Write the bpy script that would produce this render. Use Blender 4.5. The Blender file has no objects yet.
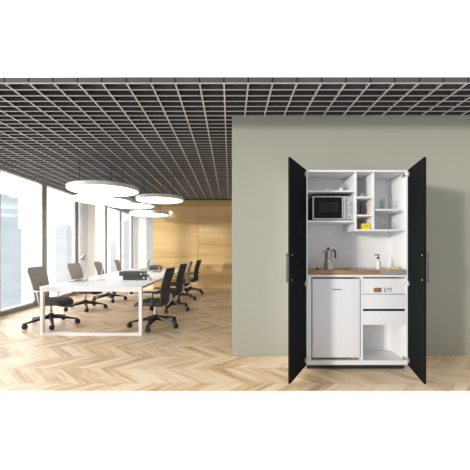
import bpy, bmesh, math, random
from mathutils import Vector, Matrix
random.seed(7)
C = bpy.context.scene
COL = C.collection
F = 320.0; PX, PY = 230.0, 249.5; EYE = 1.2
def WX(px, d): return (px-PX)*d/F
def WZ(py, d): return EYE-(py-PY)*d/F

# ---------------------------------------------------------------- camera, world, sun, exposure
cam = bpy.data.cameras.new('camera'); camo = bpy.data.objects.new('camera', cam); COL.objects.link(camo)
camo.location = (0, 0, EYE); camo.rotation_euler = (math.pi/2, 0, 0)
cam.sensor_width = 36; cam.lens = F/470*36; cam.shift_x = 5/470; cam.shift_y = 14.5/470
cam.clip_end = 500
C.camera = camo
w = bpy.data.worlds.new('world'); C.world = w; w.use_nodes = True
bg = w.node_tree.nodes['Background']; bg.inputs[0].default_value = (0.985, 0.99, 1, 1)
# overcast sky, with a glow added on the window side (west) to light the room
SKY_BASE, SKY_WEST = 1.0, 5.0
SKY_EAST = 0.60                               # unseen sky behind the viewer, dimmed so the cabinet's shadow shows
wn, wl = w.node_tree.nodes, w.node_tree.links
tc = wn.new('ShaderNodeTexCoord'); sx = wn.new('ShaderNodeSeparateXYZ'); wl.new(tc.outputs['Generated'], sx.inputs[0])
dt = wn.new('ShaderNodeVectorMath'); dt.operation = 'DOT_PRODUCT'; dt.inputs[1].default_value = (-0.97, 0.22, 0.08); wl.new(tc.outputs['Generated'], dt.inputs[0])
mr = wn.new('ShaderNodeMapRange'); mr.interpolation_type = 'SMOOTHSTEP'; wl.new(dt.outputs['Value'], mr.inputs['Value'])
for k_, v_ in (('From Min', 0.45), ('From Max', 0.97), ('To Min', 0.0), ('To Max', SKY_WEST)): mr.inputs[k_].default_value = v_
m2 = wn.new('ShaderNodeMapRange'); m2.interpolation_type = 'SMOOTHSTEP'; wl.new(sx.outputs[1], m2.inputs['Value'])
for k_, v_ in (('From Min', -0.5), ('From Max', 0.2), ('To Min', SKY_EAST), ('To Max', SKY_BASE)): m2.inputs[k_].default_value = v_
ad = wn.new('ShaderNodeMath'); wl.new(mr.outputs[0], ad.inputs[0]); wl.new(m2.outputs[0], ad.inputs[1]); wl.new(ad.outputs[0], bg.inputs[1])
sun = bpy.data.lights.new('sun', 'SUN'); suno = bpy.data.objects.new('sun', sun); COL.objects.link(suno)
sun.energy = 1.75; sun.angle = math.radians(5); sun.color = (1, 0.97, 0.92)
suno.rotation_euler = Vector((1.14, 1, -0.175)).to_track_quat('-Z', 'Y').to_euler()
suno.location = (-3, -4, 3)
vs = C.view_settings
vs.view_transform = 'Standard'; vs.look = 'None'; vs.gamma = 1; vs.use_curve_mapping = False
vs.exposure = 0.25

# ---------------------------------------------------------------- materials
def mat(name, col, rough=0.5, metal=0.0, emit=None, estr=0, spec=0.5, coat=0, alpha=1, trans=0):
    m = bpy.data.materials.new(name); m.use_nodes = True
    b = m.node_tree.nodes['Principled BSDF']
    b.inputs['Base Color'].default_value = (*col, 1); b.inputs['Roughness'].default_value = rough
    b.inputs['Metallic'].default_value = metal; b.inputs['Specular IOR Level'].default_value = spec
    if coat: b.inputs['Coat Weight'].default_value = coat
    if emit: b.inputs['Emission Color'].default_value = (*emit, 1); b.inputs['Emission Strength'].default_value = estr
    if trans: b.inputs['Transmission Weight'].default_value = trans
    return m
class NT:
    def __init__(s, m): s.t = m.node_tree; s.n = s.t.nodes; s.l = s.t.links; s.b = s.n['Principled BSDF']
    def math(s, op, a, b=None, c=None):
        n = s.n.new('ShaderNodeMath'); n.operation = op
        for i, v in enumerate((a, b, c)):
            if v is None: continue
            if isinstance(v, (int, float)): n.inputs[i].default_value = v
            else: s.l.new(v, n.inputs[i])
        return n.outputs[0]
    def comb(s, x, y, z=0):
        n = s.n.new('ShaderNodeCombineXYZ')
        for i, v in enumerate((x, y, z)):
            if isinstance(v, (int, float)): n.inputs[i].default_value = v
            else: s.l.new(v, n.inputs[i])
        return n.outputs[0]
    def coord(s):
        g = s.n.new('ShaderNodeTexCoord'); x = s.n.new('ShaderNodeSeparateXYZ'); s.l.new(g.outputs['Object'], x.inputs[0])
        return x.outputs, g.outputs['Object']
    def noise(s, vec, scale, detail=3, rough=0.55):
        n = s.n.new('ShaderNodeTexNoise'); n.inputs['Scale'].default_value = scale; n.inputs['Detail'].default_value = detail
        n.inputs['Roughness'].default_value = rough; s.l.new(vec, n.inputs['Vector']); return n.outputs['Fac']
    def white(s, vec):
        n = s.n.new('ShaderNodeTexWhiteNoise'); n.noise_dimensions = '3D'; s.l.new(vec, n.inputs['Vector']); return n.outputs['Value']
    def ramp(s, fac, stops):
        n = s.n.new('ShaderNodeValToRGB'); r = n.color_ramp
        r.elements[0].position, r.elements[0].color = stops[0][0], (*stops[0][1], 1)
        r.elements[1].position, r.elements[1].color = stops[-1][0], (*stops[-1][1], 1)
        for p, c in stops[1:-1]: e = r.elements.new(p); e.color = (*c, 1)
        s.l.new(fac, n.inputs[0]); return n.outputs[0]
    def mix(s, fac, a, b, mode='MIX'):
        n = s.n.new('ShaderNodeMix'); n.data_type = 'RGBA'; n.blend_type = mode
        for i, v in ((0, fac), (6, a), (7, b)):
            if isinstance(v, (int, float)): n.inputs[i].default_value = v
            elif isinstance(v, tuple): n.inputs[i].default_value = (*v, 1)
            else: s.l.new(v, n.inputs[i])
        return n.outputs[2]
    def base(s, c): s.l.new(c, s.b.inputs['Base Color'])
    def bump(s, h, st=0.2, d=0.01):
        n = s.n.new('ShaderNodeBump'); n.inputs['Strength'].default_value = st; n.inputs['Distance'].default_value = d
        s.l.new(h, n.inputs['Height']); s.l.new(n.outputs[0], s.b.inputs['Normal'])

def speckle(name, a, b, scale, rough=0.7, stretch=(1, 1, 1), bump=0.0, **k):
    m = mat(name, a, rough, **k); t = NT(m); o, _ = t.coord()
    v = t.comb(t.math('MULTIPLY', o[0], stretch[0]), t.math('MULTIPLY', o[1], stretch[1]), t.math('MULTIPLY', o[2], stretch[2]))
    n = t.noise(v, scale); t.base(t.ramp(n, [(0.3, a), (0.7, b)]))
    if bump: t.bump(n, bump, 0.002)
    return m

# oak chevron parquet
FLOOR = mat('oak_chevron', (0.6, 0.5, 0.38), 0.4, spec=0.3)
t = NT(FLOOR); o, ov = t.coord()
W_ = 0.36
v = t.math('DIVIDE', t.math('SUBTRACT', o[1], 2.87), W_)
band = t.math('FLOOR', v); fr = t.math('FRACT', v)
par = t.math('MODULO', t.math('ADD', band, 100), 2)
tt = t.math('ADD', t.math('MULTIPLY', par, t.math('SUBTRACT', 1, fr)), t.math('MULTIPLY', t.math('SUBTRACT', 1, par), fr))
s_ = t.math('ADD', o[0], t.math('MULTIPLY', tt, W_))
along = t.math('SUBTRACT', o[0], t.math('MULTIPLY', tt, W_))
q = t.math('DIVIDE', s_, 0.135)
pid = t.math('FLOOR', q); pf = t.math('FRACT', q)
rnd = t.white(t.comb(pid, band, 3))
gr = t.noise(t.comb(t.math('MULTIPLY', s_, 11), t.math('MULTIPLY', along, 1.3), t.math('MULTIPLY', rnd, 20)), 1.6, 4)
big = t.noise(t.comb(t.math('MULTIPLY', o[0], 0.8), o[1]), 1.3, 2)
val = t.math('ADD', t.math('MULTIPLY', rnd, 0.25), t.math('ADD', t.math('MULTIPLY', gr, 0.66), t.math('MULTIPLY', big, 0.22)))
colr = t.ramp(val, [(0.28, (0.38, 0.21, 0.092)), (0.43, (0.63, 0.42, 0.225)), (0.57, (0.79, 0.595, 0.38)), (0.80, (0.87, 0.735, 0.555))])
edge = t.math('ADD', t.math('LESS_THAN', pf, 0.035), t.math('LESS_THAN', fr, 0.012))
colr = t.mix(t.math('MULTIPLY', edge, 0.35), colr, (0.2, 0.12, 0.06))
t.base(colr)

# honey wood panelling with horizontal grain
PANEL = mat('wood_panelling', (0.6, 0.4, 0.18), 0.5)
t = NT(PANEL); o, ov = t.coord()
row = t.math('FLOOR', t.math('DIVIDE', o[2], 0.155)); colx = t.math('FLOOR', t.math('DIVIDE', t.math('ADD', o[0], 0.948), 2.2))
rnd = t.white(t.comb(row, colx, 1))
gr = t.noise(t.comb(t.math('MULTIPLY', o[0], 0.5), 0.0, t.math('ADD', t.math('MULTIPLY', o[2], 14), t.math('MULTIPLY', rnd, 5))), 1.5, 4)
val = t.math('ADD', t.math('MULTIPLY', rnd, 0.35), t.math('MULTIPLY', gr, 0.75))
c = t.ramp(val, [(0.25, (0.54, 0.33, 0.12)), (0.5, (0.72, 0.475, 0.20)), (0.8, (0.82, 0.59, 0.30))])
hs = t.math('LESS_THAN', t.math('FRACT', t.math('DIVIDE', t.math('SUBTRACT', o[2], 0.04), 0.65)), 0.012)
vs_ = t.math('LESS_THAN', t.math('FRACT', t.math('DIVIDE', t.math('ADD', o[0], 0.955), 2.2)), 0.006)
t.base(t.mix(t.math('MULTIPLY', t.math('MAXIMUM', hs, vs_), 0.6), c, (0.12, 0.06, 0.02)))

# walnut / oak worktop
TOP = mat('worktop_wood', (0.35, 0.2, 0.09), 0.4)
t = NT(TOP); o, ov = t.coord()
gr = t.noise(t.comb(t.math('MULTIPLY', o[0], 3), t.math('MULTIPLY', o[1], 22), t.math('MULTIPLY', o[2], 22)), 2.2, 4)
t.base(t.ramp(gr, [(0.3, (0.22, 0.115, 0.048)), (0.7, (0.46, 0.28, 0.13))]))

M = dict(
 sage=speckle('sage_paint', (0.34, 0.339, 0.277), (0.353, 0.35, 0.288), 3, 0.85),
 white_wall=speckle('white_plaster', (0.80, 0.80, 0.79), (0.84, 0.84, 0.83), 4, 0.8),
 grey_wall=speckle('grey_plaster', (0.40, 0.41, 0.42), (0.44, 0.45, 0.46), 4, 0.8),
 column=speckle('pale_plaster', (0.87, 0.86, 0.84), (0.90, 0.89, 0.87), 4, 0.8),
 shaded_blade=speckle('grid_shaded_blade', (0.06, 0.055, 0.051), (0.072, 0.066, 0.061), 6, 0.6),  # shade on the bar sides put into a darker colour than the undersides
 lit_edge=speckle('grid_lit_edge', (0.46, 0.44, 0.415), (0.51, 0.49, 0.465), 6, 0.5),
 slab=speckle('dark_slab', (0.010, 0.0095, 0.009), (0.014, 0.0135, 0.013), 3, 0.9),
 alu=speckle('grey_window_metal', (0.25, 0.245, 0.235), (0.29, 0.28, 0.27), 8, 0.45),
 skirt=speckle('taupe_metal', (0.20, 0.175, 0.15), (0.24, 0.21, 0.18), 8, 0.5),
 sash=speckle('white_frame', (0.78, 0.78, 0.78), (0.82, 0.82, 0.82), 8, 0.4),
 table=speckle('white_lacquer', (0.80, 0.80, 0.80), (0.84, 0.84, 0.84), 5, 0.32),
 cab=speckle('white_melamine', (0.80, 0.80, 0.80), (0.83, 0.83, 0.83), 4, 0.45),
 fridge=speckle('fridge_enamel', (0.79, 0.79, 0.80), (0.82, 0.82, 0.83), 4, 0.4),
 black_door=speckle('anthracite_melamine', (0.006, 0.006, 0.0063), (0.0075, 0.0075, 0.008), 6, 0.8, spec=0.06),
 rubber=speckle('black_plastic', (0.012, 0.012, 0.013), (0.02, 0.02, 0.021), 9, 0.5),
 dark_fab=speckle('charcoal_fabric', (0.046, 0.046, 0.048), (0.072, 0.071, 0.072), 90, 0.9, bump=0.3),
 taupe_fab=speckle('taupe_fabric', (0.28, 0.25, 0.225), (0.36, 0.325, 0.295), 90, 0.9, bump=0.3),
 pale_fab=speckle('pale_fabric', (0.45, 0.44, 0.42), (0.55, 0.54, 0.52), 90, 0.9, bump=0.3),
 handle=speckle('dark_steel', (0.06, 0.06, 0.062), (0.08, 0.08, 0.082), 12, 0.4, metal=0.6),
 lip=speckle('satin_steel', (0.40, 0.375, 0.37), (0.46, 0.43, 0.425), 12, 0.5, metal=0.3),
 steel=speckle('brushed_steel', (0.55, 0.55, 0.56), (0.63, 0.63, 0.64), 12, 0.3, metal=1.0),
 chrome=speckle('chrome', (0.75, 0.75, 0.76), (0.8, 0.8, 0.81), 9, 0.15, metal=1.0),
 alu_chair=speckle('polished_aluminium', (0.50, 0.49, 0.48), (0.58, 0.57, 0.56), 12, 0.3, metal=0.7),
 silver=speckle('silver_plastic', (0.55, 0.55, 0.55), (0.6, 0.6, 0.6), 9, 0.35, metal=0.5),
 glossy_black=speckle('black_glass', (0.004, 0.004, 0.004), (0.006, 0.006, 0.006), 6, 0.2, spec=0.15),
 mesh_win=speckle('dark_mesh_glass', (0.018, 0.017, 0.016), (0.03, 0.028, 0.026), 160, 0.4, spec=0.15),
 binder=speckle('grey_board', (0.055, 0.056, 0.058), (0.075, 0.076, 0.078), 14, 0.6),
 paper=speckle('paper', (0.80, 0.79, 0.77), (0.84, 0.83, 0.81), 14, 0.8),
 greyp=speckle('grey_plastic', (0.5, 0.5, 0.5), (0.56, 0.56, 0.56), 14, 0.5),
 cream=speckle('cream_card', (0.66, 0.58, 0.42), (0.72, 0.64, 0.48), 30, 0.7),
 yellow=speckle('yellow_card', (0.78, 0.60, 0.03), (0.85, 0.68, 0.05), 20, 0.6),
 ochre=speckle('ochre_ink', (0.42, 0.30, 0.03), (0.46, 0.33, 0.04), 20, 0.6),
 sponge=speckle('yellow_sponge', (0.68, 0.50, 0.18), (0.80, 0.63, 0.28), 45, 0.9, bump=0.6),
 navy=speckle('navy_lacquer', (0.010, 0.014, 0.035), (0.014, 0.02, 0.05), 20, 0.3),
 beech=speckle('beech_wood', (0.50, 0.34, 0.18), (0.62, 0.44, 0.25), 10, 0.5, stretch=(6, 6, 1)),
 walnut=speckle('brown_wood', (0.25, 0.13, 0.06), (0.32, 0.17, 0.085), 20, 0.5, stretch=(1, 6, 6)),
 ceramic=speckle('white_ceramic', (0.80, 0.80, 0.80), (0.83, 0.83, 0.83), 9, 0.2),
 lamp_rim=speckle('lamp_shell', (0.72, 0.715, 0.705), (0.75, 0.745, 0.735), 9, 0.5),
 diffuser=mat('lit_diffuser', (0.9, 0.9, 0.9), 0.5, emit=(1, 0.985, 0.96), estr=2.2),
 spot=mat('lit_spot', (0.9, 0.9, 0.9), 0.5, emit=(1, 0.985, 0.96), estr=2),
 moka=speckle('moka_aluminium', (0.42, 0.40, 0.37), (0.50, 0.48, 0.45), 12, 0.35, metal=0.85),
 soap=speckle('pale_soap', (0.66, 0.63, 0.58), (0.72, 0.69, 0.64), 9, 0.25),
)
def thin_glass(name, tint, gloss):
    m = bpy.data.materials.new(name); m.use_nodes = True; n = m.node_tree.nodes; l = m.node_tree.links
    n.remove(n['Principled BSDF'])
    a = n.new('ShaderNodeBsdfTransparent'); a.inputs[0].default_value = (*tint, 1)
    b = n.new('ShaderNodeBsdfGlossy'); b.inputs['Roughness'].default_value = 0.03
    x = n.new('ShaderNodeMixShader'); fz = n.new('ShaderNodeMath'); fz.operation = 'MULTIPLY_ADD'; lw = n.new('ShaderNodeLayerWeight'); lw.inputs[0].default_value = 0.12
    l.new(lw.outputs['Facing'], fz.inputs[0]); fz.inputs[1].default_value = gloss; fz.inputs[2].default_value = 0.02
    tc = n.new('ShaderNodeTexCoord'); nz = n.new('ShaderNodeTexNoise'); nz.inputs['Scale'].default_value = 0.5
    l.new(tc.outputs['Object'], nz.inputs['Vector'])
    l.new(fz.outputs[0], x.inputs[0]); l.new(a.outputs[0], x.inputs[1]); l.new(b.outputs[0], x.inputs[2])
    l.new(x.outputs[0], n['Material Output'].inputs[0]); return m
M['pane'] = thin_glass('window_glass', (0.985, 0.99, 0.995), 0.25)
M['glass'] = thin_glass('drinking_glass', (0.95, 0.96, 0.97), 0.6)
def facade(name, a, b, sx, sz):
    m = mat(name, a, 0.6); t = NT(m); o, _ = t.coord()
    fx = t.math('LESS_THAN', t.math('FRACT', t.math('MULTIPLY', t.math('ADD', o[0], o[1]), sx)), 0.35)
    fz = t.math('LESS_THAN', t.math('FRACT', t.math('MULTIPLY', o[2], sz)), 0.45)
    t.base(t.mix(t.math('MAXIMUM', t.math('MULTIPLY', fx, 0.4), fz), a, b)); return m

# ---------------------------------------------------------------- mesh helpers
def box(bm, x0, x1, y0, y1, z0, z1, bev=0, seg=2, mtx=None):
    r = bmesh.ops.create_cube(bm, size=1)
    vs = r['verts']
    for v in vs: v.co = Vector((x0+(v.co.x+.5)*(x1-x0), y0+(v.co.y+.5)*(y1-y0), z0+(v.co.z+.5)*(z1-z0)))
    if bev:
        es = list({e for v in vs for e in v.link_edges})
        r2 = bmesh.ops.bevel(bm, geom=es, offset=bev, segments=seg, affect='EDGES', profile=0.5)
        vs = list({v for f in r2['faces'] for v in f.verts} | {v for v in vs if v.is_valid})
        # collect whole island
        seen = set(vs); st = list(vs)
        while st:
            for e in st.pop().link_edges:
                for v in e.verts:
                    if v not in seen: seen.add(v); st.append(v)
        vs = list(seen)
    if mtx is not None:
        for v in vs: v.co = mtx @ v.co
    return bm
def lathe(bm, prof, c=(0, 0, 0), n=24, axis='z', mtx=None):
    rings = []
    for r, z in prof:
        ring = []
        for i in range(n):
            a = 2*math.pi*i/n
            p = Vector((r*math.cos(a), r*math.sin(a), z))
            if axis == 'x': p = Vector((p.z, p.x, p.y))
            if axis == 'y': p = Vector((p.x, p.z, p.y))
            if mtx is not None: p = mtx @ p
            ring.append(bm.verts.new(p+Vector(c)))
        rings.append(ring)
    for a, b in zip(rings, rings[1:]):
        for i in range(n): bm.faces.new((a[i], a[(i+1) % n], b[(i+1) % n], b[i]))
    bm.faces.new(rings[0][::-1]); bm.faces.new(rings[-1])
    return bm
def tube(bm, pts, r, n=10, r1=None):
    pts = [Vector(p) for p in pts]; rings = []
    for k, p in enumerate(pts):
        d = (pts[min(k+1, len(pts)-1)]-pts[max(k-1, 0)]).normalized()
        up = Vector((0, 0, 1)) if abs(d.z) < .9 else Vector((1, 0, 0))
        u = d.cross(up).normalized(); v = d.cross(u)
        rr = r if r1 is None else r+(r1-r)*k/(len(pts)-1)
        rings.append([bm.verts.new(p+rr*(math.cos(2*math.pi*i/n)*u+math.sin(2*math.pi*i/n)*v)) for i in range(n)])
    for a, b in zip(rings, rings[1:]):
        for i in range(n): bm.faces.new((a[i], a[(i+1) % n], b[(i+1) % n], b[i]))
    bm.faces.new(rings[0][::-1]); bm.faces.new(rings[-1]); return bm
def obj(name, bm, m, parent=None, off=(0, 0, 0), smooth=True):
    bmesh.ops.recalc_face_normals(bm, faces=bm.faces)
    off = Vector(off)
    for v in bm.verts: v.co -= off
    me = bpy.data.meshes.new(name); bm.to_mesh(me); bm.free()
    if smooth:
        for p in me.polygons: p.use_smooth = True
        me.set_sharp_from_angle(angle=math.radians(38))
    ob = bpy.data.objects.new(name, me); COL.objects.link(ob); me.materials.append(m)
    if parent: ob.parent = parent
    else: ob.location = off
    return ob
def B(): return bmesh.new()
def thing(name, label, cat, loc=(0, 0, 0), rz=0, group=None):
    e = bpy.data.objects.new(name, None); COL.objects.link(e); e.empty_display_size = 0.1
    e.location = loc; e.rotation_euler = (0, 0, rz); e['label'] = label; e['category'] = cat
    if group: e['group'] = group
    return e
def tag(ob, label, cat, group=None):
    ob['label'] = label; ob['category'] = cat
    if group: ob['group'] = group
    return ob
def struct(name, bm, m, smooth=False):
    ob = obj(name, bm, m, smooth=smooth); ob['kind'] = 'structure'; return ob
def dup(root, loc, rz, label):
    r = root.copy(); COL.objects.link(r); r.location = loc; r.rotation_euler = (0, 0, rz); r['label'] = label
    for ch in list(root.children):
        c = ch.copy(); COL.objects.link(c); c.parent = r
        for g in list(ch.children):
            d = g.copy(); COL.objects.link(d); d.parent = c
    return r

# ---------------------------------------------------------------- the room
XL, XR = -4.14, 3.2
YP = 3.606; YB = 9.48; YE = 13.5; XB = WX(153, YB); CZ = 2.70
NEAR = EYE*F/141.5
bm = B()   # floor slab, its cut edge undercut
P = [(NEAR, 0), (YE+.1, 0), (YE+.1, -.12), (NEAR+.35, -.12)]
a = [bm.verts.new((XL-.15, y, z)) for y, z in P]; b = [bm.verts.new((XR+.1, y, z)) for y, z in P]
for i in range(4): bm.faces.new((a[i], a[(i+1) % 4], b[(i+1) % 4], b[i]))
bm.faces.new(a[::-1]); bm.faces.new(b)
struct('floor', bm, FLOOR)
struct('ceiling', box(B(), XL-.15, XR+.1, 2.95, YE+.1, CZ+.055, CZ+.065), M['slab'])
bm = B()
y = 2.889
while y < YE:
    box(bm, XL, XR, y, y+.010, CZ+.004, CZ+.0549)
    y += .1166
x = WX(223.8, 1.5*F/171.5)
k = -20
while x+k*.2204 < XR:
    xx = x+k*.2204
    if xx > XL: box(bm, xx-.005, xx+.005, 2.889, YE, CZ+.004, CZ+.0546)
    k += 1
gr_ = struct('ceiling_grid', bm, M['shaded_blade'])
bm = B(); y = 2.889  # pale strips added, brightness of the bar undersides put into their colour
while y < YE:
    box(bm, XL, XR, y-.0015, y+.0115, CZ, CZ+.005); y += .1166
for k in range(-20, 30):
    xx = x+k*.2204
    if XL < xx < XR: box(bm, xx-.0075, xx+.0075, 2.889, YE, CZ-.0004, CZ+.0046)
obj('lit_edge_strip', bm, M['lit_edge'], gr_, smooth=False)
struct('wall_partition', box(B(), WX(232, YP), XR, YP, YP+.12, 0, CZ-.001), M['sage'])
struct('wall_back', box(B(), XB, XR, YB, YB+.1, 0, CZ-.03), PANEL)
struct('trim_1', box(B(), XB, XR, YB+.03, YB+.1, CZ-.03, CZ-.001), M['slab'])
struct('wall_end', box(B(), XL, WX(146.5, YE), YE, YE+.1, 0, CZ-.001), M['white_wall'])
struct('wall_corridor', box(B(), WX(146.5, YE), XB, YE-.02, YE+.1, 0, CZ-.001), M['grey_wall'])
struct('wall_side', box(B(), XB, XB+.1, YB+.101, YE-.021, 0, CZ-.001), M['white_wall'])
struct('wall_right', box(B(), XR-.1, XR, YP+.121, YB-.001, 0, CZ-.001), M['white_wall'])
struct('wall_pillar', box(B(), XL+.005, WX(88, 8.72), 8.72, 9.2, 0, CZ-.06), M['column'])
struct('trim_2', box(B(), XL-.1, XL+.06, 2.95, YE-.001, CZ-.058, CZ-.002), M['alu'])
struct('baseboard_left', box(B(), XL-.1, XL+.05, 2.75, YE-.001, 0.0005, .075), M['skirt'])
mull = [4.43, 5.63, 7.08, 8.57, 10.6, 12.0, 13.4]
for i, (y0, y1) in enumerate(zip(mull, mull[1:])):
    bm = B()
    box(bm, XL-.05, XL+.035, y0+.05, y0+.1, .076, CZ-.059); box(bm, XL-.05, XL+.035, y1-.1, y1-.05, .076, CZ-.059)
    box(bm, XL-.05, XL+.035, y0+.1, y1-.1, .076, .105); box(bm, XL-.05, XL+.035, y0+.1, y1-.1, CZ-.082, CZ-.059)
    fr_ = struct('window_%d' % (i+1), bm, M['sash'])
    p = obj('glass_pane', box(B(), XL-.02, XL-.012, y0+.1, y1-.1, .105, CZ-.082), M['pane'], fr_, smooth=False)
    m_ = struct('trim_%d' % (i+3), box(B(), XL-.06, XL+.06, y0-.049, y0+.049, .076, CZ-.059), M['alu'])
struct('trim_9', box(B(), XL-.06, XL+.06, mull[-1]-.049, mull[-1]+.049, .076, CZ-.059), M['alu'])
bm = B()   # wall of glass continuing towards the viewer
y0, y1 = 2.9, 4.43
box(bm, XL-.05, XL+.035, y0+.05, y0+.1, .076, CZ-.059); box(bm, XL-.05, XL+.035, y1-.1, y1-.05, .076, CZ-.059)
box(bm, XL-.05, XL+.035, y0+.1, y1-.1, .076, .105); box(bm, XL-.05, XL+.035, y0+.1, y1-.1, CZ-.082, CZ-.059)
fr_ = struct('window_7', bm, M['sash']); obj('glass_pane', box(B(), XL-.02, XL-.012, y0+.1, y1-.1, .105, CZ-.082), M['pane'], fr_, smooth=False)

# ---------------------------------------------------------------- towers outside the glass, haze put into their pale facade colours
fa = facade('haze_blue_facade', (0.78, 0.93, 0.985), (0.84, 0.95, 0.985), .25, .28)
fb = facade('haze_pale_facade', (0.93, 0.965, 0.985), (0.96, 0.975, 0.985), .3, .3)
fc = facade('haze_striped_facade', (0.86, 0.93, 0.98), (0.97, 0.98, 0.985), .12, .26)
fd = facade('haze_white_facade', (0.93, 0.95, 0.97), (0.97, 0.975, 0.98), .3, .32)
def tower(px0, px1, py, d, m, label, depth=14, setback=None):
    x0, x1, z = WX(px0, d), WX(px1, d), WZ(py, d)
    r = thing('office_tower', label, 'building', ((x0+x1)/2, d, -25), -.55, 'towers outside the windows')
    hw = (x1-x0)/2/math.cos(.55)/1.05; h = z+25
    bm = B(); box(bm, -hw, hw, -2, 3, 0, h); box(bm, -.7*hw, .7*hw, -1, 2, h, h+.6)
    obj('tower_block', bm, m, r, smooth=False)
    if setback:
        sx1, spy = setback; obj('lower_wing', box(B(), hw, hw+(WX(sx1, d)-x1)/math.cos(.55), -1.8, 3, 0, WZ(spy, d)+25), m, r, smooth=False)
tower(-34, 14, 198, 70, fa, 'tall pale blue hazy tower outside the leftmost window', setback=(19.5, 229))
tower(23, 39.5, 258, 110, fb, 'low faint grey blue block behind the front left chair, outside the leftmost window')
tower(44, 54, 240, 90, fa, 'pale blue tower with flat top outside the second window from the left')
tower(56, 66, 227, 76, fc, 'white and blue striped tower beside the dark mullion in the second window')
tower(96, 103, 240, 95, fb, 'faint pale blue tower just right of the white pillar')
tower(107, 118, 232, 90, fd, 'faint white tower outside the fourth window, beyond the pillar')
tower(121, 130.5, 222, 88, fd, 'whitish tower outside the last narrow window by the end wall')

# ---------------------------------------------------------------- table
TZ = .686
TX0, TX1, TY0, TY1 = WX(39.5, 4.44), WX(142, 4.44), 4.44, 8.6
tb = thing('conference_table', 'long white conference table on square white loop legs', 'table', ((TX0+TX1)/2, 6.5, 0))
L_ = tb.location
obj('tabletop', box(B(), TX0, TX1, TY0, TY1, TZ-.032, TZ, .003, 1), M['table'], tb, L_)
bm = B()
for x in (TX0+.09, TX1-.13): box(bm, x, x+.04, TY0+.1, TY1-.1, TZ-.075, TZ-.045)
for y in (TY0+.3, 6.0, 7.2, TY1-.3): box(bm, TX0+.13, TX1-.13, y, y+.04, TZ-.075, TZ-.045)
obj('under_frame', bm, M['table'], tb, L_)
for y in (TY0+.004, 8.25):
    bm = B(); s = .046
    box(bm, TX0+.002, TX0+.002+s, y, y+s, 0.0, TZ-.0325, .003, 1); box(bm, TX1-.002-s, TX1-.002, y, y+s, 0.0, TZ-.0325, .003, 1)
    box(bm, TX0+.002+s, TX1-.002-s, y, y+s, 0.0, .04, .003, 1); box(bm, TX0+.002+s, TX1-.002-s, y+.002, y+s-.002, TZ-.07, TZ-.034)
    obj('loop_leg', bm, M['table'], tb, L_)

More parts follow.
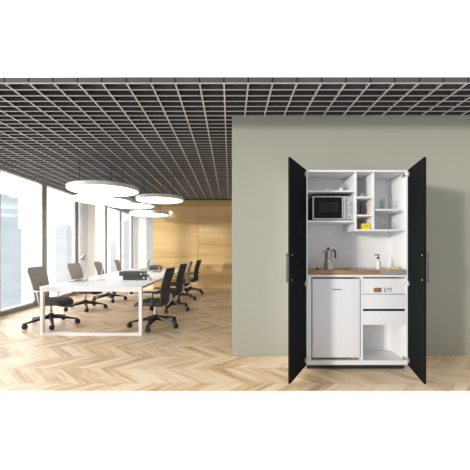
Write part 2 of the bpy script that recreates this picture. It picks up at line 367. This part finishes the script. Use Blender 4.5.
# ---------------------------------------------------------------- office chairs (built facing +x)
def make_chair(label, backm, seatm, armm, basem):
    r = thing('office_chair', label, 'chair', group='office chairs along the table')
    bm = B(); lathe(bm, [(.02, .108), (.045, .112), (.045, .175), (.032, .19)], n=16)
    ang = [math.radians(18+72*k) for k in range(5)]
    for a in ang:
        R = Matrix.Rotation(a, 4, 'Z'); pr = []
        for (x, hw, z0, z1) in ((.02, .034, .112, .172), (.2, .025, .096, .135), (.375, .019, .074, .093), (.40, .012, .076, .09)):
            pr.append([bm.verts.new(R @ Vector((x, sy*hw, z))) for sy, z in ((-1, z0), (1, z0), (.7, z1), (-.7, z1))])
        for p, q in zip(pr, pr[1:]):
            for i in range(4): bm.faces.new((p[i], p[(i+1) % 4], q[(i+1) % 4], q[i]))
        bm.faces.new(pr[0][::-1]); bm.faces.new(pr[-1])
    base = obj('star_base', bm, basem, r)
    for k, a in enumerate(ang):
        R = Matrix.Rotation(a, 4, 'Z') @ Matrix.Translation((.378, 0, 0)) @ Matrix.Rotation(.6+k, 4, 'Z')
        bm = B()
        for s in (-1, 1):
            lathe(bm, [(.022, s*.008), (.036, s*.010), (.038, s*.02), (.032, s*.027)], axis='y', n=16, mtx=Matrix.Translation((.012, 0, .038)))
        lathe(bm, [(.008, .03), (.008, .078)], n=10)
        box(bm, -.015, .03, -.007, .007, .045, .074, .004, 1)
        for v in bm.verts: v.co = R @ v.co
        obj('castor', bm, M['rubber'], base)
    bm = B(); lathe(bm, [(.028, .18), (.028, .24), (.018, .242), (.018, .33)], n=16)
    obj('gas_column', bm, M['alu_chair'], r)
    bm = B(); box(bm, -.13, .1, -.07, .07, 0.315, .344, .008, 2); tube(bm, [(.02, -.07, .34), (.02, -.19, .335)], .006, 8)
    obj('tilt_mechanism', bm, M['rubber'], r)
    # seat cushion: superellipse with a waterfall front
    bm = B(); N = 36; rings = []
    for (s, z) in ((.80, .345), (.97, .352), (1.0, .375), (1.0, .398), (.96, .412), (.85, .42), (.5, .423), (.02, .421)):
        ring = []
        for i in range(N):
            a = 2*math.pi*i/N; c_, s_ = math.cos(a), math.sin(a)
            x = .255*math.copysign(abs(c_)**.55, c_)*s; yy = .225*math.copysign(abs(s_)**.55, s_)*s
            dz = -.03*max(0, (x-.10)/.12)**2 - .008*math.cos(yy*7)*(1 if z > .4 else 0)
            ring.append(bm.verts.new((x+.05, yy*(1+.05*x), z+dz)))
        rings.append(ring)
    for p, q in zip(rings, rings[1:]):
        for i in range(N): bm.faces.new((p[i], p[(i+1) % N], q[(i+1) % N], q[i]))
    bm.faces.new(rings[0][::-1]); bm.faces.new(rings[-1])
    obj('seat', bm, seatm, r)
    # backrest: wider at the top, curved sideways, leaning back
    bm = B(); nu, nv = 12, 14; front, rear = [], []
    for j in range(nv+1):
        tv = j/nv; z = .36+.56*tv
        hw = (.165+.055*min(1, tv*1.25))
        e = 0
        if tv < .1: hw *= .86+.14*math.sqrt(1-(1-tv/.1)**2)
        if tv > .92: hw *= .90+.10*math.sqrt(max(0, 1-((tv-.92)/.08)**2))
        xc = -.185-.10*tv-.045*math.sin(math.pi*min(1, tv*1.1))*-.6
        for L, off in ((front, .018), (rear, -.018)):
            row_ = []
            for i in range(nu+1):
                u = i/nu*2-1
                th = off*(1-.55*abs(u)**6)*(1-.5*abs(tv*2-1)**8)
                row_.append(bm.verts.new((xc+.045*u*u+th, u*hw, z)))
            L.append(row_)
    for L in (front, rear):
        for j in range(nv):
            for i in range(nu): bm.faces.new((L[j][i], L[j][i+1], L[j+1][i+1], L[j+1][i]))
    for j in range(nv):
        for i in (0, nu): bm.faces.new((front[j][i], front[j+1][i], rear[j+1][i], rear[j][i]))
    for i in range(nu):
        for j in (0, nv): bm.faces.new((front[j][i], front[j][i+1], rear[j][i+1], rear[j][i]))
    obj('backrest', bm, backm, r)
    bm = B(); tube(bm, [(-.10, 0, .342), (-.2, 0, .345), (-.235, 0, .40), (-.245, 0, .52)], .018, 10, .014)
    obj('back_support', bm, M['alu_chair'], r)
    for s in (-1, 1):
        bm = B()
        tube(bm, [(-.02, s*.10, .35), (-.02, s*.235, .352), (-.025, s*.255, .38), (-.05, s*.258, .555)], .0115, 8)
        tube(bm, [(-.05, s*.258, .553), (-.21, s*.235, .56)], .010, 8)
        ar = obj('armrest', bm, armm, r)
        obj('arm_pad', box(B(), -.15, .10, s*.258-.026, s*.258+.026, .556, .578, .009, 2), M['rubber'] if backm is not M['taupe_fab'] else armm, ar)
    return r
def put(proto, used, px, y, x, rz, label):
    if used: return dup(proto, (x, y, 0), rz, label)
    proto.location = (x, y, 0); proto.rotation_euler = (0, 0, rz); proto['label'] = label; return proto
PI = math.pi
lc = make_chair('', M['taupe_fab'], M['dark_fab'], M['alu_chair'], M['rubber'])
put(lc, 0, 50, 5.09, -2.85, -.05, 'taupe backed office chair nearest the viewer on the window side of the white table')
put(lc, 1, 85, 6.45, -2.92, -.10, 'taupe backed office chair behind the open white laptop, second on the window side')
put(lc, 1, 108, 7.5, -2.86, .04, 'taupe backed office chair seen behind the white desk lamp, in front of the pale pillar')
put(lc, 1, 123, 8.72, -2.84, .10, 'taupe backed office chair furthest away on the window side, above the dark folders')
rc = make_chair('', M['dark_fab'], M['dark_fab'], M['rubber'], M['rubber'])
put(rc, 0, 155, 5.0, -1.165, PI-.1, 'black office chair nearest the viewer on the right side of the white table')
put(rc, 1, 172, 6.36, -1.16, PI-.12, 'black office chair second from the viewer on the right side of the table')
pc = make_chair('', M['pale_fab'], M['dark_fab'], M['alu_chair'], M['rubber'])
put(pc, 0, 182, 7.65, -1.19, PI+.03, 'office chair with pale grey back between two black chairs on the right')
put(rc, 1, 192, 8.72, -1.08, PI-.14, 'black office chair furthest away, beside the honey wood panelling')

# ---------------------------------------------------------------- pendant lamps
def pendant(px, d, h, R, label, rods):
    z = EYE+h; x = WX(px, d)
    r = thing('pendant_lamp', label, 'lamp', (x, d, z), 0, 'round pendant lamps over the table')
    bm = B(); n = 64
    lathe(bm, [(R-.015, .0), (R, .006), (R, .056), (R-.012, .066), (.05, .068)], c=(x, d, z), n=n); obj('shell', bm, M['lamp_rim'], r, r.location)
    bm = B(); lathe(bm, [(.02, -.006), (R-.05, -.006), (R-.022, -.001), (R-.022, .0)], c=(x, d, z), n=n); obj('diffuser', bm, M['diffuser'], r, r.location)
    for (ax, ay) in rods:
        bm = B(); tube(bm, [(x+ax*R, d+ay*R, z+.066), (x+ax*R, d+ay*R, CZ+.054)], .0045, 8)
        lathe(bm, [(.012, .064), (.012, .09)], c=(x+ax*R, d+ay*R, z), n=10)
        obj('hanging_rod', bm, M['rubber'], r, r.location)
rods = ((-.62, -.2), (.62, -.2), (0, .6))
pendant(104, 5.4, .985, .575, 'largest and nearest round white pendant lamp, at upper left', rods)
pendant(103, 6.7, 1.01, .58, 'round white pendant lamp half hidden just below the largest one', rods)
pendant(131, 8.0, 1.086, .58, 'round white pendant lamp in the middle of the cluster of discs', rods)
pendant(149.5, 8.6, .926, .52, 'lowest and furthest round white pendant lamp of the cluster', ((.62, -.2), (0, .6), (-.3, .62)))
pendant(160, 6.4, .977, .47, 'rightmost round white pendant lamp, highest in front of the wood panelling', rods)
sp = thing('wall_spotlight', 'tiny round white lit spotlight on the wood panelling beside the lowest pendant lamp', 'lamp', (WX(170.5, 9.4), YB, WZ(212.8, 9.4)))
bm = B(); lathe(bm, [(.03, 0), (.03, -.03)], axis='y', n=16); obj('mount', bm, M['lamp_rim'], sp)
bm = B(); lathe(bm, [(.02, -.03), (.045, -.045), (.05, -.07), (.035, -.095), (.01, -.103)], axis='y', n=18); obj('lens', bm, M['spot'], sp)

# ---------------------------------------------------------------- things on the table
def TD(y): return (EYE-TZ)*F/(y-PY)
def laptop(x, y, rz, label, sm, lean=18, wd=.33, dp=.23):
    r = thing('laptop', label, 'laptop', (x, y, TZ), rz, 'laptops on the table')     # local: screen at +x side, facing -x
    obj('keyboard_base', box(B(), -dp, 0, -wd/2, wd/2, .001, .016, .004, 1), M['silver'], r)
    bm = B()
    for i in range(5):
        for j in range(11): box(bm, -.15+i*.024, -.13+i*.024, -.14+j*.0258, -.118+j*.0258, .016, .0178)
    obj('keys', bm, M['rubber'], r)
    R = Matrix.Translation((.002, 0, .016)) @ Matrix.Rotation(math.radians(lean), 4, 'Y')
    s = obj('screen_lid', box(B(), .0, .008, -wd/2, wd/2, 0, .235, .003, 1, R), sm, r)
    obj('display', box(B(), -.0015, .0, -wd/2+.012, wd/2-.012, .015, .223, 0, 1, R), M['glossy_black'], s)
laptop(WX(85, 5.2), 5.22, .25, 'open white laptop in front of the second chair on the window side', M['table'], 14, .34, .24)
laptop(WX(147, 8.2), 8.2, .0, 'open laptop with pale lid at the far end of the white table', M['table'], 12, .28, .2)
lx, ly = WX(100.5, 5.39), 5.39
dl = thing('desk_lamp', 'thin white desk lamp with grey head reaching over the laptop', 'lamp', (lx, ly, TZ))
bm = B(); lathe(bm, [(.075, 0), (.075, .01), (.06, .016), (.012, .02)], n=28); obj('lamp_base', bm, M['table'], dl)
jt = (WX(103.5, ly)-lx, 0, WZ(263, ly)-TZ); hd = (WX(85, ly)-lx, 0, WZ(256, ly)-TZ)
bm = B(); tube(bm, [(0, 0, .015), jt], .008, 10); obj('post', bm, M['table'], dl)
bm = B(); lathe(bm, [(.014, -.012), (.014, .012)], c=jt, axis='y', n=14); tube(bm, [jt, hd], .006, 10); obj('arm', bm, M['table'], dl)
bm = B(); q = Matrix.Rotation(math.radians(35), 4, 'Y')
lathe(bm, [(.016, .05), (.026, .035), (.034, -.01), (.046, -.055), (.040, -.056)], c=(hd[0]-.02, 0, hd[2]-.01), n=20, mtx=q); obj('lamp_head', bm, M['greyp'], dl)
def binder(x0, x1, y0, y1, z, h, label):
    r = thing('ring_binder', label, 'folder', ((x0+x1)/2, (y0+y1)/2, z), 0, 'dark grey ring binders on the table')
    bm = B(); box(bm, x0, x1, y0, y1, z, z+.005, .002, 1); box(bm, x0, x1, y0, y1, z+h-.005, z+h, .002, 1)
    # rounded spine towards the viewer
    n = 8; A = []
    for xx in (x0, x1):
        A.append([bm.verts.new((xx, y0+.004-.012*math.sin(PI*i/n), z+h*(.5-.5*math.cos(PI*i/n)))) for i in range(n+1)])
    for i in range(n): bm.faces.new((A[0][i], A[0][i+1], A[1][i+1], A[1][i]))
    for k in (0, 1): bm.faces.new(A[k])
    obj('cover', bm, M['binder'], r, r.location)
    obj('paper_block', box(B(), x0+.01, x1-.01, y0+.006, y1-.01, z+.0055, z+h-.0055), M['paper'], r, r.location)
    bm = B(); lathe(bm, [(.014, 0), (.019, -.003), (.014, -.004)], c=(x1-.045, y0-.006, z+h/2), axis='y', n=18); obj('finger_ring', bm, M['chrome'], r, r.location)
d = 5.42
binder(WX(123, d), WX(146.5, d), d, d+.27, TZ, .066, 'lower dark grey ring binder of the near stack on the table')
binder(WX(119.5, d), WX(144, d), d-.01, d+.26, TZ+.066, .074, 'upper dark grey ring binder of the near stack on the table')
d = 7.9
binder(WX(149, d), WX(161, d), d, d+.25, TZ, .06, 'lower dark ring binder of the far stack, beside the far laptop')
binder(WX(149.5, d), WX(160.5, d), d-.01, d+.24, TZ+.06, .055, 'upper dark ring binder of the far stack, beside the far laptop')
bm = B(); lathe(bm, [(.018, 0), (.034, 0), (.034, .045), (.018, .045), (.018, .001)], c=(WX(149.5, 5.36), 5.36, TZ), n=22)
tag(obj('tape_roll', bm, M['cream'], None, (WX(149.5, 5.36), 5.36, TZ)), 'cream roll of tape at the right end of the near binders', 'tape')
def sheet(px, y, w_, h_, rz, label):
    x = WX(px, y); m_ = Matrix.Rotation(rz, 4, 'Z'); bm = B(); box(bm, -w_/2, w_/2, -h_/2, h_/2, .0, .003, 0, 1, m_)
    for v in bm.verts: v.co.z += .0006*(1+math.sin(v.co.x*20))
    o_ = obj('paper_sheet', bm, M['paper']); o_.location = (x, y, TZ+.0004); tag(o_, label, 'paper', 'papers on the table')
sheet(135, 5.0, .30, .21, .2, 'loose white paper sheet in front of the near binders')
sheet(155, 6.0, .21, .30, -.3, 'loose white paper sheet behind the tape roll near the right table edge')
d = TD(272)
tag(obj('tablet', box(B(), WX(152.5, d), WX(161, d), d-.1, d+.1, TZ, TZ+.012, .004, 1), M['binder'], None, (WX(157, d), d, TZ)), 'slim dark tablet lying flat near the far right chairs', 'tablet')

# ---------------------------------------------------------------- kitchenette cabinet
D = 3.186
K = D/F
def cx(px): return WX(px, D)
def cz(py): return WZ(py, D)
BK = D+.335                                   # inner face of the back panel
x0, x1, zt, zb = cx(306), cx(408), cz(170), .05
cab = thing('kitchen_cabinet', 'white kitchenette cabinet with two open black doors against the sage green wall', 'cabinet', ((x0+x1)/2, D+.2, 0))
CL = cab.location
T = .018
bm = B()
box(bm, x0, x0+T, D, YP-.003, zb, zt, .001, 1); box(bm, x1-T, x1, D, YP-.003, zb, zt, .001, 1)
box(bm, x0+T, x1-T, D, YP-.003, zt-T, zt, .001, 1); box(bm, x0+T, x1-T, D, YP-.003, zb, zb+.046, .001, 1)
box(bm, x0+T, x1-T, D+.004, D+.03, cz(277.2), cz(274.8)); box(bm, cx(361), cx(363), D+.001, BK, zb+.046, cz(277.2))
box(bm, x0+T, cx(311.4), D+.001, D+.02, zb+.046, cz(277.2))
obj('carcass', bm, M['cab'], cab, CL)
obj('under_shadow_strip', box(B(), x0+.02, x1-.02, D+.035, D+.05, 0.0005, zb), M['rubber'], cab, CL)  # added black strip standing in for the shadow under the cabinet
xm = WX(356.2, BK)
bm = B(); box(bm, x0+T, xm-.0025, BK, BK+.008, zb+.046, zt-T); box(bm, xm+.0025, x1-T, BK, BK+.008, zb+.046, zt-T)
obj('back_panel', bm, M['cab'], cab, CL)
obj('seam_strip', box(B(), xm-.0024, xm+.0024, BK+.003, BK+.0079, zb+.046, zt-T), M['grey_wall'], cab, CL)
d1a, d1b, d2a, d2b = cx(355), cx(357.2), cx(373), cx(375)
for a, b, z0, z1 in ((d1a, d1b, cz(231), zt-T), (d2a, d2b, cz(229.2), zt-T)):
    obj('divider', box(B(), a, b, D+.012, BK, z0, z1, .001, 1), M['cab'], cab, CL)
for a, b, p0, p1, st in ((x0+T, d1a, 190, 191.8, .012), (x0+T, d1a, 220.3, 222.3, .012), (d1b, d2a, 196.2, 198, .014), (d1b, d2a, 214.5, 216.2, .014), (d2b, x1-T, 208.5, 210.4, .03), (d1b, x1-T, 229.2, 231, .012)):
    obj('shelf', box(B(), a, b, D+st, BK, cz(p1), cz(p0), .001, 1), M['cab'], cab, CL)
for x in (x0+.05, x1-.05):
    for y in (D+.08, YP-.06):
        bm = B(); lathe(bm, [(.022, 0), (.022, .012), (.014, .014), (.014, .05)], c=(x, y, 0), n=16); obj('leg', bm, M['rubber'], cab, CL)
# front panel between worktop and drawer, with its brown block and dark symbol
p = obj('control_panel', box(B(), cx(363.2), x1-T-.001, D+.006, D+.022, cz(294), cz(278.6), .001, 1), M['cab'], cab, CL)
obj('wood_knob', box(B(), cx(373.6), cx(381), D-.006, D+.006, cz(292.2), cz(287.8), .004, 2), M['walnut'], p, CL)
bm = B()
def stroke(pts, r=.0035):
    tube(bm, [(cx(a), D+.0045, cz(b)) for a, b in pts], r, 6)
stroke([(385.6, 287.6), (384.7, 289), (384.7, 290.6), (385.6, 292.2)])
stroke([(387, 289.6), (387.5, 288.3), (388.4, 288.2), (388.9, 289), (388.3, 290)])
stroke([(390.4, 287.4), (391.2, 288.6), (391.1, 290.2), (390.2, 291.9)])
stroke([(387.2, 291.6), (387.5, 291.9)])
obj('cooking_symbol', bm, M['rubber'], p, CL)
for pt, pb, nm in ((294.5, 308.9, 'drawer'), (311.2, 325, 'drawer')):
    dr = obj(nm, box(B(), cx(363.2), x1-T-.001, D+.001, D+.019, cz(pb), cz(pt), .0015, 1), M['cab'], cab, CL)
    bm = B(); a, b = cx(364.5), x1-T-.012; z0, z1 = cz(pb)+.012, cz(pt)-.03
    box(bm, a, a+.012, D+.02, BK-.02, z0, z1); box(bm, b-.012, b, D+.02, BK-.02, z0, z1); box(bm, a+.012, b-.012, D+.02, BK-.02, z0, z0+.01)
    obj('drawer_box', bm, M['cab'], dr, CL)
obj('shadow_gap_strip', box(B(), cx(363.2), x1-T-.001, D+.025, D+.04, cz(311.5), cz(308.6)), M['rubber'], cab, CL)  # black strip behind the drawer gap, its shade put into the colour
# doors
def door(hx, ox, sgn):
    h = Vector((hx, D-.002, 0)); o_ = Vector((ox, 2.735, 0)); v = o_-h; ln = v.length; v.normalize()
    n = Vector((-v.y, v.x, 0))*sgn                                # towards the outside face
    def loc(u, wv, z): p = h+v*u+n*wv; return Vector((p.x, p.y, z))
    def slab(u0, u1, w0, w1, z0, z1, bev=0):
        b = B(); box(b, u0, u1, w0, w1, z0, z1, bev, 1)
        for q in b.verts: q.co = loc(q.co.x, q.co.y, q.co.z)
        return b
    dr = obj('door', slab(0, ln, 0, .018, zb, zt, .001), M['black_door'], cab, CL)
    dr['label'] = 'matt black cabinet door'
    z0, z1 = .915, 1.17
    b = B(); u = ln-.012
    tube(b, [loc(u, .018, z0+.02), loc(u, .034, z0+.02)], .006, 8); tube(b, [loc(u, .018, z1-.02), loc(u, .034, z1-.02)], .006, 8)
    tube(b, [loc(u, .034, z0), loc(u, .034, z1)], .007, 10)
    obj('handle', b, M['handle'], dr, CL)
    for z in (z0+.02, z1-.02):
        b = B(); p = [loc(u-.035, 0, z), loc(u-.035, -.003, z)]; tube(b, p, .006, 10); obj('screw_cap', b, M['greyp'], dr, CL)
    for z in (zt-.05, cz(283), zb+.06):
        b = slab(.012, .06, -.004, 0, z-.022, z+.022); 
        xx = hx+.018 if sgn < 0 else hx-.018
        box(b, min(xx-.004, xx+.004), max(xx-.004, xx+.004), D+.006, D+.055, z-.014, z+.014)
        tube(b, [loc(.02, -.012, z), (xx, D+.02, z)], .008, 8)
        obj('hinge', b, M['steel'], dr, CL)
door(x0+.004, WX(290.2, 2.735), -1)
door(x1-.004, WX(424, 2.735), 1)
# worktop, a thing of its own
wt = thing('worktop', 'brown wood worktop with rounded edge across the middle of the cabinet', 'worktop', ((x0+x1)/2, D+.1, cz(274.8)))
wz0, wz1 = cz(274.7), cz(270)
obj('board', box(B(), x0+T+.001, x1-T-.001, D-.004, BK-.001, wz0, wz1, .006, 2), TOP, wt, wt.location)
# steel sink and hob plate resting on the worktop
sk = thing('steel_sink', 'stainless steel sink top with lip set into the right half of the worktop', 'sink', (cx(385), D+.15, wz1))
bm = B(); a, b = cx(358), x1-T-.006; y0, y1 = D+.012, BK-.008
sa, sb, sy0, sy1 = cx(372), cx(390), D+.05, BK-.06
for q in ((a, sa, y0, y1), (sb, b, y0, y1), (sa, sb, y0, sy0), (sa, sb, sy1, y1)): box(bm, *q, wz1+.0005, wz1+.005)
box(bm, cx(380), b, D-.009, y0, wz1+.0005, wz1+.005); box(bm, cx(380), b, D-.009, D-.0055, cz(274.2), wz1+.0005)
obj('rim', bm, M['lip'], sk, sk.location)
obj('basin', box(B(), sa-.004, sb+.004, sy0-.004, sy1+.004, wz1+.0004, wz1+.0009), M['steel'], sk, sk.location)

# fridge
fx0, fx1 = cx(312.3), cx(360.2)
fr = thing('mini_fridge', 'white under-counter mini fridge filling the lower left of the cabinet', 'fridge', ((fx0+fx1)/2, D+.15, zb+.046))
obj('fridge_body', box(B(), fx0+.003, fx1-.003, D+.05, BK-.01, zb+.058, cz(279.5), .004, 1), M['rubber'], fr, fr.location)
fd_ = obj('fridge_door', box(B(), fx0, fx1, D-.002, D+.046, cz(357.8), cz(278.8), .008, 3), M['fridge'], fr, fr.location)
bm = B()
for i in range(9): box(bm, cx(332.2)+i*.0106, cx(332.2)+i*.0106+(.0085 if i % 3 else .0065), D-.0038, D-.0018, cz(289.9), cz(289.0))
obj('badge', bm, M['binder'], fd_, fr.location)
for x in (fx0+.035, fx1-.035):
    bm = B(); lathe(bm, [(.018, 0), (.018, .008), (.01, .012)], c=(x, D+.08, zb+.046), n=14); obj('foot', bm, M['greyp'], fr, fr.location)

# microwave
d = D+.05; sz = cz(220.3)
mx0, mx1 = WX(312.6, d), WX(353.2, d); mz0, mz1 = sz+.01, WZ(196, d)
mw = thing('microwave', 'silver and black microwave oven on the upper left shelf', 'microwave', ((mx0+mx1)/2, d+.12, sz))
ML = mw.location
obj('casing', box(B(), mx0+.004, mx1-.004, d+.012, d+.255, mz0, mz1-.004, .004, 1), M['rubber'], mw, ML)
obj('front_frame', box(B(), mx0, mx1, d, d+.012, mz0, mz1, .004, 2), M['silver'], mw, ML)
wd = WX(343, d)
md = obj('oven_door', box(B(), mx0+.012, wd-.012, d-.006, d, mz0+.016, mz1-.013, .003, 1), M['glossy_black'], mw, ML)
obj('door_window', box(B(), WX(318.5, d), WX(338, d), d-.0075, d-.006, WZ(212.3, d), WZ(202, d)), M['mesh_win'], md, ML)
bm = B(); box(bm, WX(343.2, d), WX(345.2, d), d-.02, d-.008, mz0+.012, mz1-.012, .004, 2)
for z in (mz0+.03, mz1-.03): box(bm, WX(343.6, d), WX(344.8, d), d-.009, d+.001, z-.006, z+.006)
obj('door_handle', bm, M['chrome'], mw, ML)
cp = obj('control_panel', box(B(), WX(346.3, d), mx1-.006, d-.004, d, mz0+.01, mz1-.01, .002, 1), M['silver'], mw, ML)
for py in (204, 210.6):
    bm = B(); lathe(bm, [(.020, -.004), (.020, -.008), (.016, -.022), (.013, -.024)], axis='y', n=22, c=(WX(349.5, d), d, WZ(py, d)))
    box(bm, WX(349.5, d)-.0025, WX(349.5, d)+.0025, d-.028, d-.02, WZ(py, d)-.015, WZ(py, d)+.015)
    k_ = obj('dial', bm, M['chrome'], mw, ML)
bm = B()
for py, r in ((204, .025), (210.6, .025)):
    for i in range(9):
        a = math.radians(-130+i*32.5); X_, Z_ = WX(349.5, d)+r*math.sin(a), WZ(py, d)+r*math.cos(a)
        box(bm, X_-.0015, X_+.0015, d-.0052, d-.004, Z_-.0015, Z_+.0015)
box(bm, WX(347.6, d), WX(350.3, d), d-.0052, d-.004, WZ(217, d), WZ(216.5, d))
obj('dial_marks', bm, M['rubber'], cp, ML)
for x in (mx0+.04, mx1-.04):
    for y in (d+.04, d+.22):
        bm = B(); lathe(bm, [(.012, 0), (.012, .01)], c=(x, y, sz), n=12); obj('foot', bm, M['rubber'], mw, ML)

# ---------------------------------------------------------------- small things in the cabinet
def at(px, dd): return WX(px, D+dd), D+dd
def turned(name, prof, px, dd, z, m, label, cat, group=None, n=22):
    x, y = at(px, dd); bm = B(); lathe(bm, prof, c=(x, y, z), n=n)
    return tag(obj(name, bm, m, None, (x, y, z)), label, cat, group)
s1 = cz(190)
cup = [(.012, 0), (.016, .002), (.022, .03), (.0235, .034), (.021, .034), (.015, .005), (.002, .004)]
turned('small_cup', cup, 326.5, .08, s1, M['ceramic'], 'tiny white cup on the top left shelf, the left of the two', 'cup', 'tiny cups on the top shelf')
turned('small_cup', cup, 341, .08, s1, M['ceramic'], 'tiny white cup on the top left shelf, the right of the two', 'cup', 'tiny cups on the top shelf')
# wire strainer
x, y = at(361.5, .07); z = cz(196.2)
ws = thing('wire_strainer', 'small silver wire strainer in the top cubby', 'strainer', (x, y, z))
bm = B(); tube(bm, [(.03*math.cos(a), .03*math.sin(a), .03) for a in [i*PI/10 for i in range(21)]], .003, 6)
lathe(bm, [(.012, 0.0), (.024, .012), (.029, .029)], n=18); obj('bowl', bm, M['steel'], ws)
bm = B(); tube(bm, [(.028, 0, .03), (.012, 0, .046), (-.012, 0, .034), (-.028, 0, .03)], .0028, 6); obj('handle', bm, M['steel'], ws)
# mills
def mill(px, m, label, top):
    x, y = at(px, .09); z = cz(214.5)
    r = thing('pepper_mill', label, 'pepper mill', (x, y, z), 0, 'mills in the middle cubby')
    bm = B(); lathe(bm, [(.021, 0), (.0225, .003), (.0225, .018), (.017, .04), (.0155, .06), (.019, .078), (.019, .08)], n=22); obj('body', bm, m, r)
    bm = B(); lathe(bm, [(.018, .081), (.0205, .085), (.0205, .102), (.014, .112), (.006, .115)], n=22); obj('head', bm, m, r)
    bm = B(); lathe(bm, [(.004, .114), (.006, .119), (.003, .124)], n=12); obj('top_knob', bm, top, r)
mill(361.9, M['navy'], 'dark navy pepper mill in the middle cubby', M['steel'])
mill(368.6, M['beech'], 'light wooden pepper mill beside the navy one', M['beech'])
x, y = at(365.3, .06); z = cz(229.2)
yb = thing('tea_box', 'small bright yellow box in the bottom cubby', 'box', (x, y, z))
obj('carton', box(B(), -.037, .037, -.03, .03, 0, .06, .002, 1), M['yellow'], yb)
bm = B()
for i in range(4): box(bm, -.02+i*.011, -.013+i*.011, -.0312, -.03, .032, .041+.003*(i % 2))
box(bm, -.02, .02, -.0312, -.03, .022, .025)
obj('print', bm, M['ochre'], yb)
tall = [(.02, 0), (.024, .002), (.027, .118), (.0255, .118), (.0225, .008), (.002, .006)]
short = [(.018, 0), (.026, .003), (.034, .035), (.034, .062), (.0325, .062), (.032, .036), (.024, .008), (.002, .006)]
for px, dd, lb in ((382.6, .09, 'tall clear drinking glass on the right shelf, the left of the front two'), (390.6, .09, 'tall clear drinking glass on the right shelf, the right of the front two'), (381.5, .19, 'tall clear drinking glass standing behind the left one on the right shelf')):
    turned('tall_glass', tall, px, dd, cz(208.5), M['glass'], lb, 'glass', 'tall glasses on the right shelf')
for px, dd, lb in ((382.8, .08, 'short clear tumbler on the lower right shelf, the left one'), (391.6, .08, 'short clear tumbler on the lower right shelf, the right one')):
    turned('short_glass', short, px, dd, cz(229.2), M['glass'], lb, 'glass', 'short glasses on the lower right shelf')
# moka pot
x, y = at(328.2, .08); z = wz1
mk = thing('moka_pot', 'silver stovetop coffee pot with black handle on the worktop', 'coffee pot', (x, y, z))
def facet(prof, m, nm, n=8):
    bm = B(); lathe(bm, prof, n=n, mtx=Matrix.Rotation(PI/8, 4, 'Z')); return obj(nm, bm, m, mk)
facet([(.047, 0), (.05, .003), (.042, .072), (.040, .075)], M['moka'], 'boiler')
facet([(.041, .0755), (.043, .078), (.043, .088), (.039, .091)], M['chrome'], 'collar', 24)
up = facet([(.037, .0915), (.036, .10), (.034, .185), (.042, .187)], M['moka'], 'upper_chamber')
bm = B(); box(bm, -.06, -.036, -.012, .012, .165, .186, .006, 2); obj('spout', bm, M['moka'], up)
facet([(.043, .1875), (.038, .196), (.012, .203), (.01, .204)], M['moka'], 'lid')
bm = B(); lathe(bm, [(.006, .2), (.013, .208), (.013, .22), (.006, .226)], n=14); obj('lid_knob', bm, M['rubber'], mk)
bm = B(); tube(bm, [(.036, 0, .192), (.058, 0, .2), (.07, 0, .185), (.074, 0, .14), (.07, 0, .115)], .009, 10); obj('handle', bm, M['rubber'], mk)
x, y = at(317.2, .05)
bm = B(); lathe(bm, [(.016, 0), (.016, .006), (.006, .010), (.006, .014), (.009, .018), (.004, .022)], c=(x, y, wz1), n=18)
tag(obj('black_stopper', bm, M['rubber'], None, (x, y, wz1)), 'tiny black stopper on the worktop left of the coffee pot', 'stopper')
# soap pump
x, y = at(378.2, .035); z = wz1+.005
so = thing('soap_dispenser', 'small clear soap bottle with black pump beside the sink', 'bottle', (x, y, z))
bm = B(); lathe(bm, [(.024, 0), (.026, .004), (.026, .07), (.020, .088), (.011, .096), (.011, .104)], n=22); obj('bottle', bm, M['soap'], so)
bm = B(); lathe(bm, [(.014, .1045), (.014, .122), (.005, .124), (.005, .14), (.012, .141), (.012, .15)], n=16); tube(bm, [(0, 0, .146), (-.03, 0, .146), (-.036, 0, .138)], .0045, 8); obj('pump', bm, M['rubber'], so)
# sponge cloth
x, y = at(393, .045)
bm = B(); nx, ny = 16, 8; G = {}
for lvl in (0, 1):
    for i in range(nx+1):
        for j in range(ny+1):
            u, v = i/nx*2-1, j/ny*2-1
            e = (1-abs(u)**4)*(1-abs(v)**4)
            h = .010+.026*e*(.75+.25*math.sin(u*7+1)+.15*math.sin(u*13+v*4)) if lvl else .0
            G[lvl, i, j] = bm.verts.new((x+u*.055, y+v*.03, wz1+.0055+h))
for i in range(nx):
    for j in range(ny):
        for lvl in (0, 1): bm.faces.new((G[lvl, i, j], G[lvl, i+1, j], G[lvl, i+1, j+1], G[lvl, i, j+1]))
for i in range(nx):
    for j in (0, ny): bm.faces.new((G[0, i, j], G[0, i+1, j], G[1, i+1, j], G[1, i, j]))
for j in range(ny):
    for i in (0, nx): bm.faces.new((G[0, i, j], G[0, i, j+1], G[1, i, j+1], G[1, i, j]))
tag(obj('sponge_cloth', bm, M['sponge'], None, (x, y, wz1+.0055)), 'crumpled yellow sponge cloth on the steel sink at right', 'cloth')
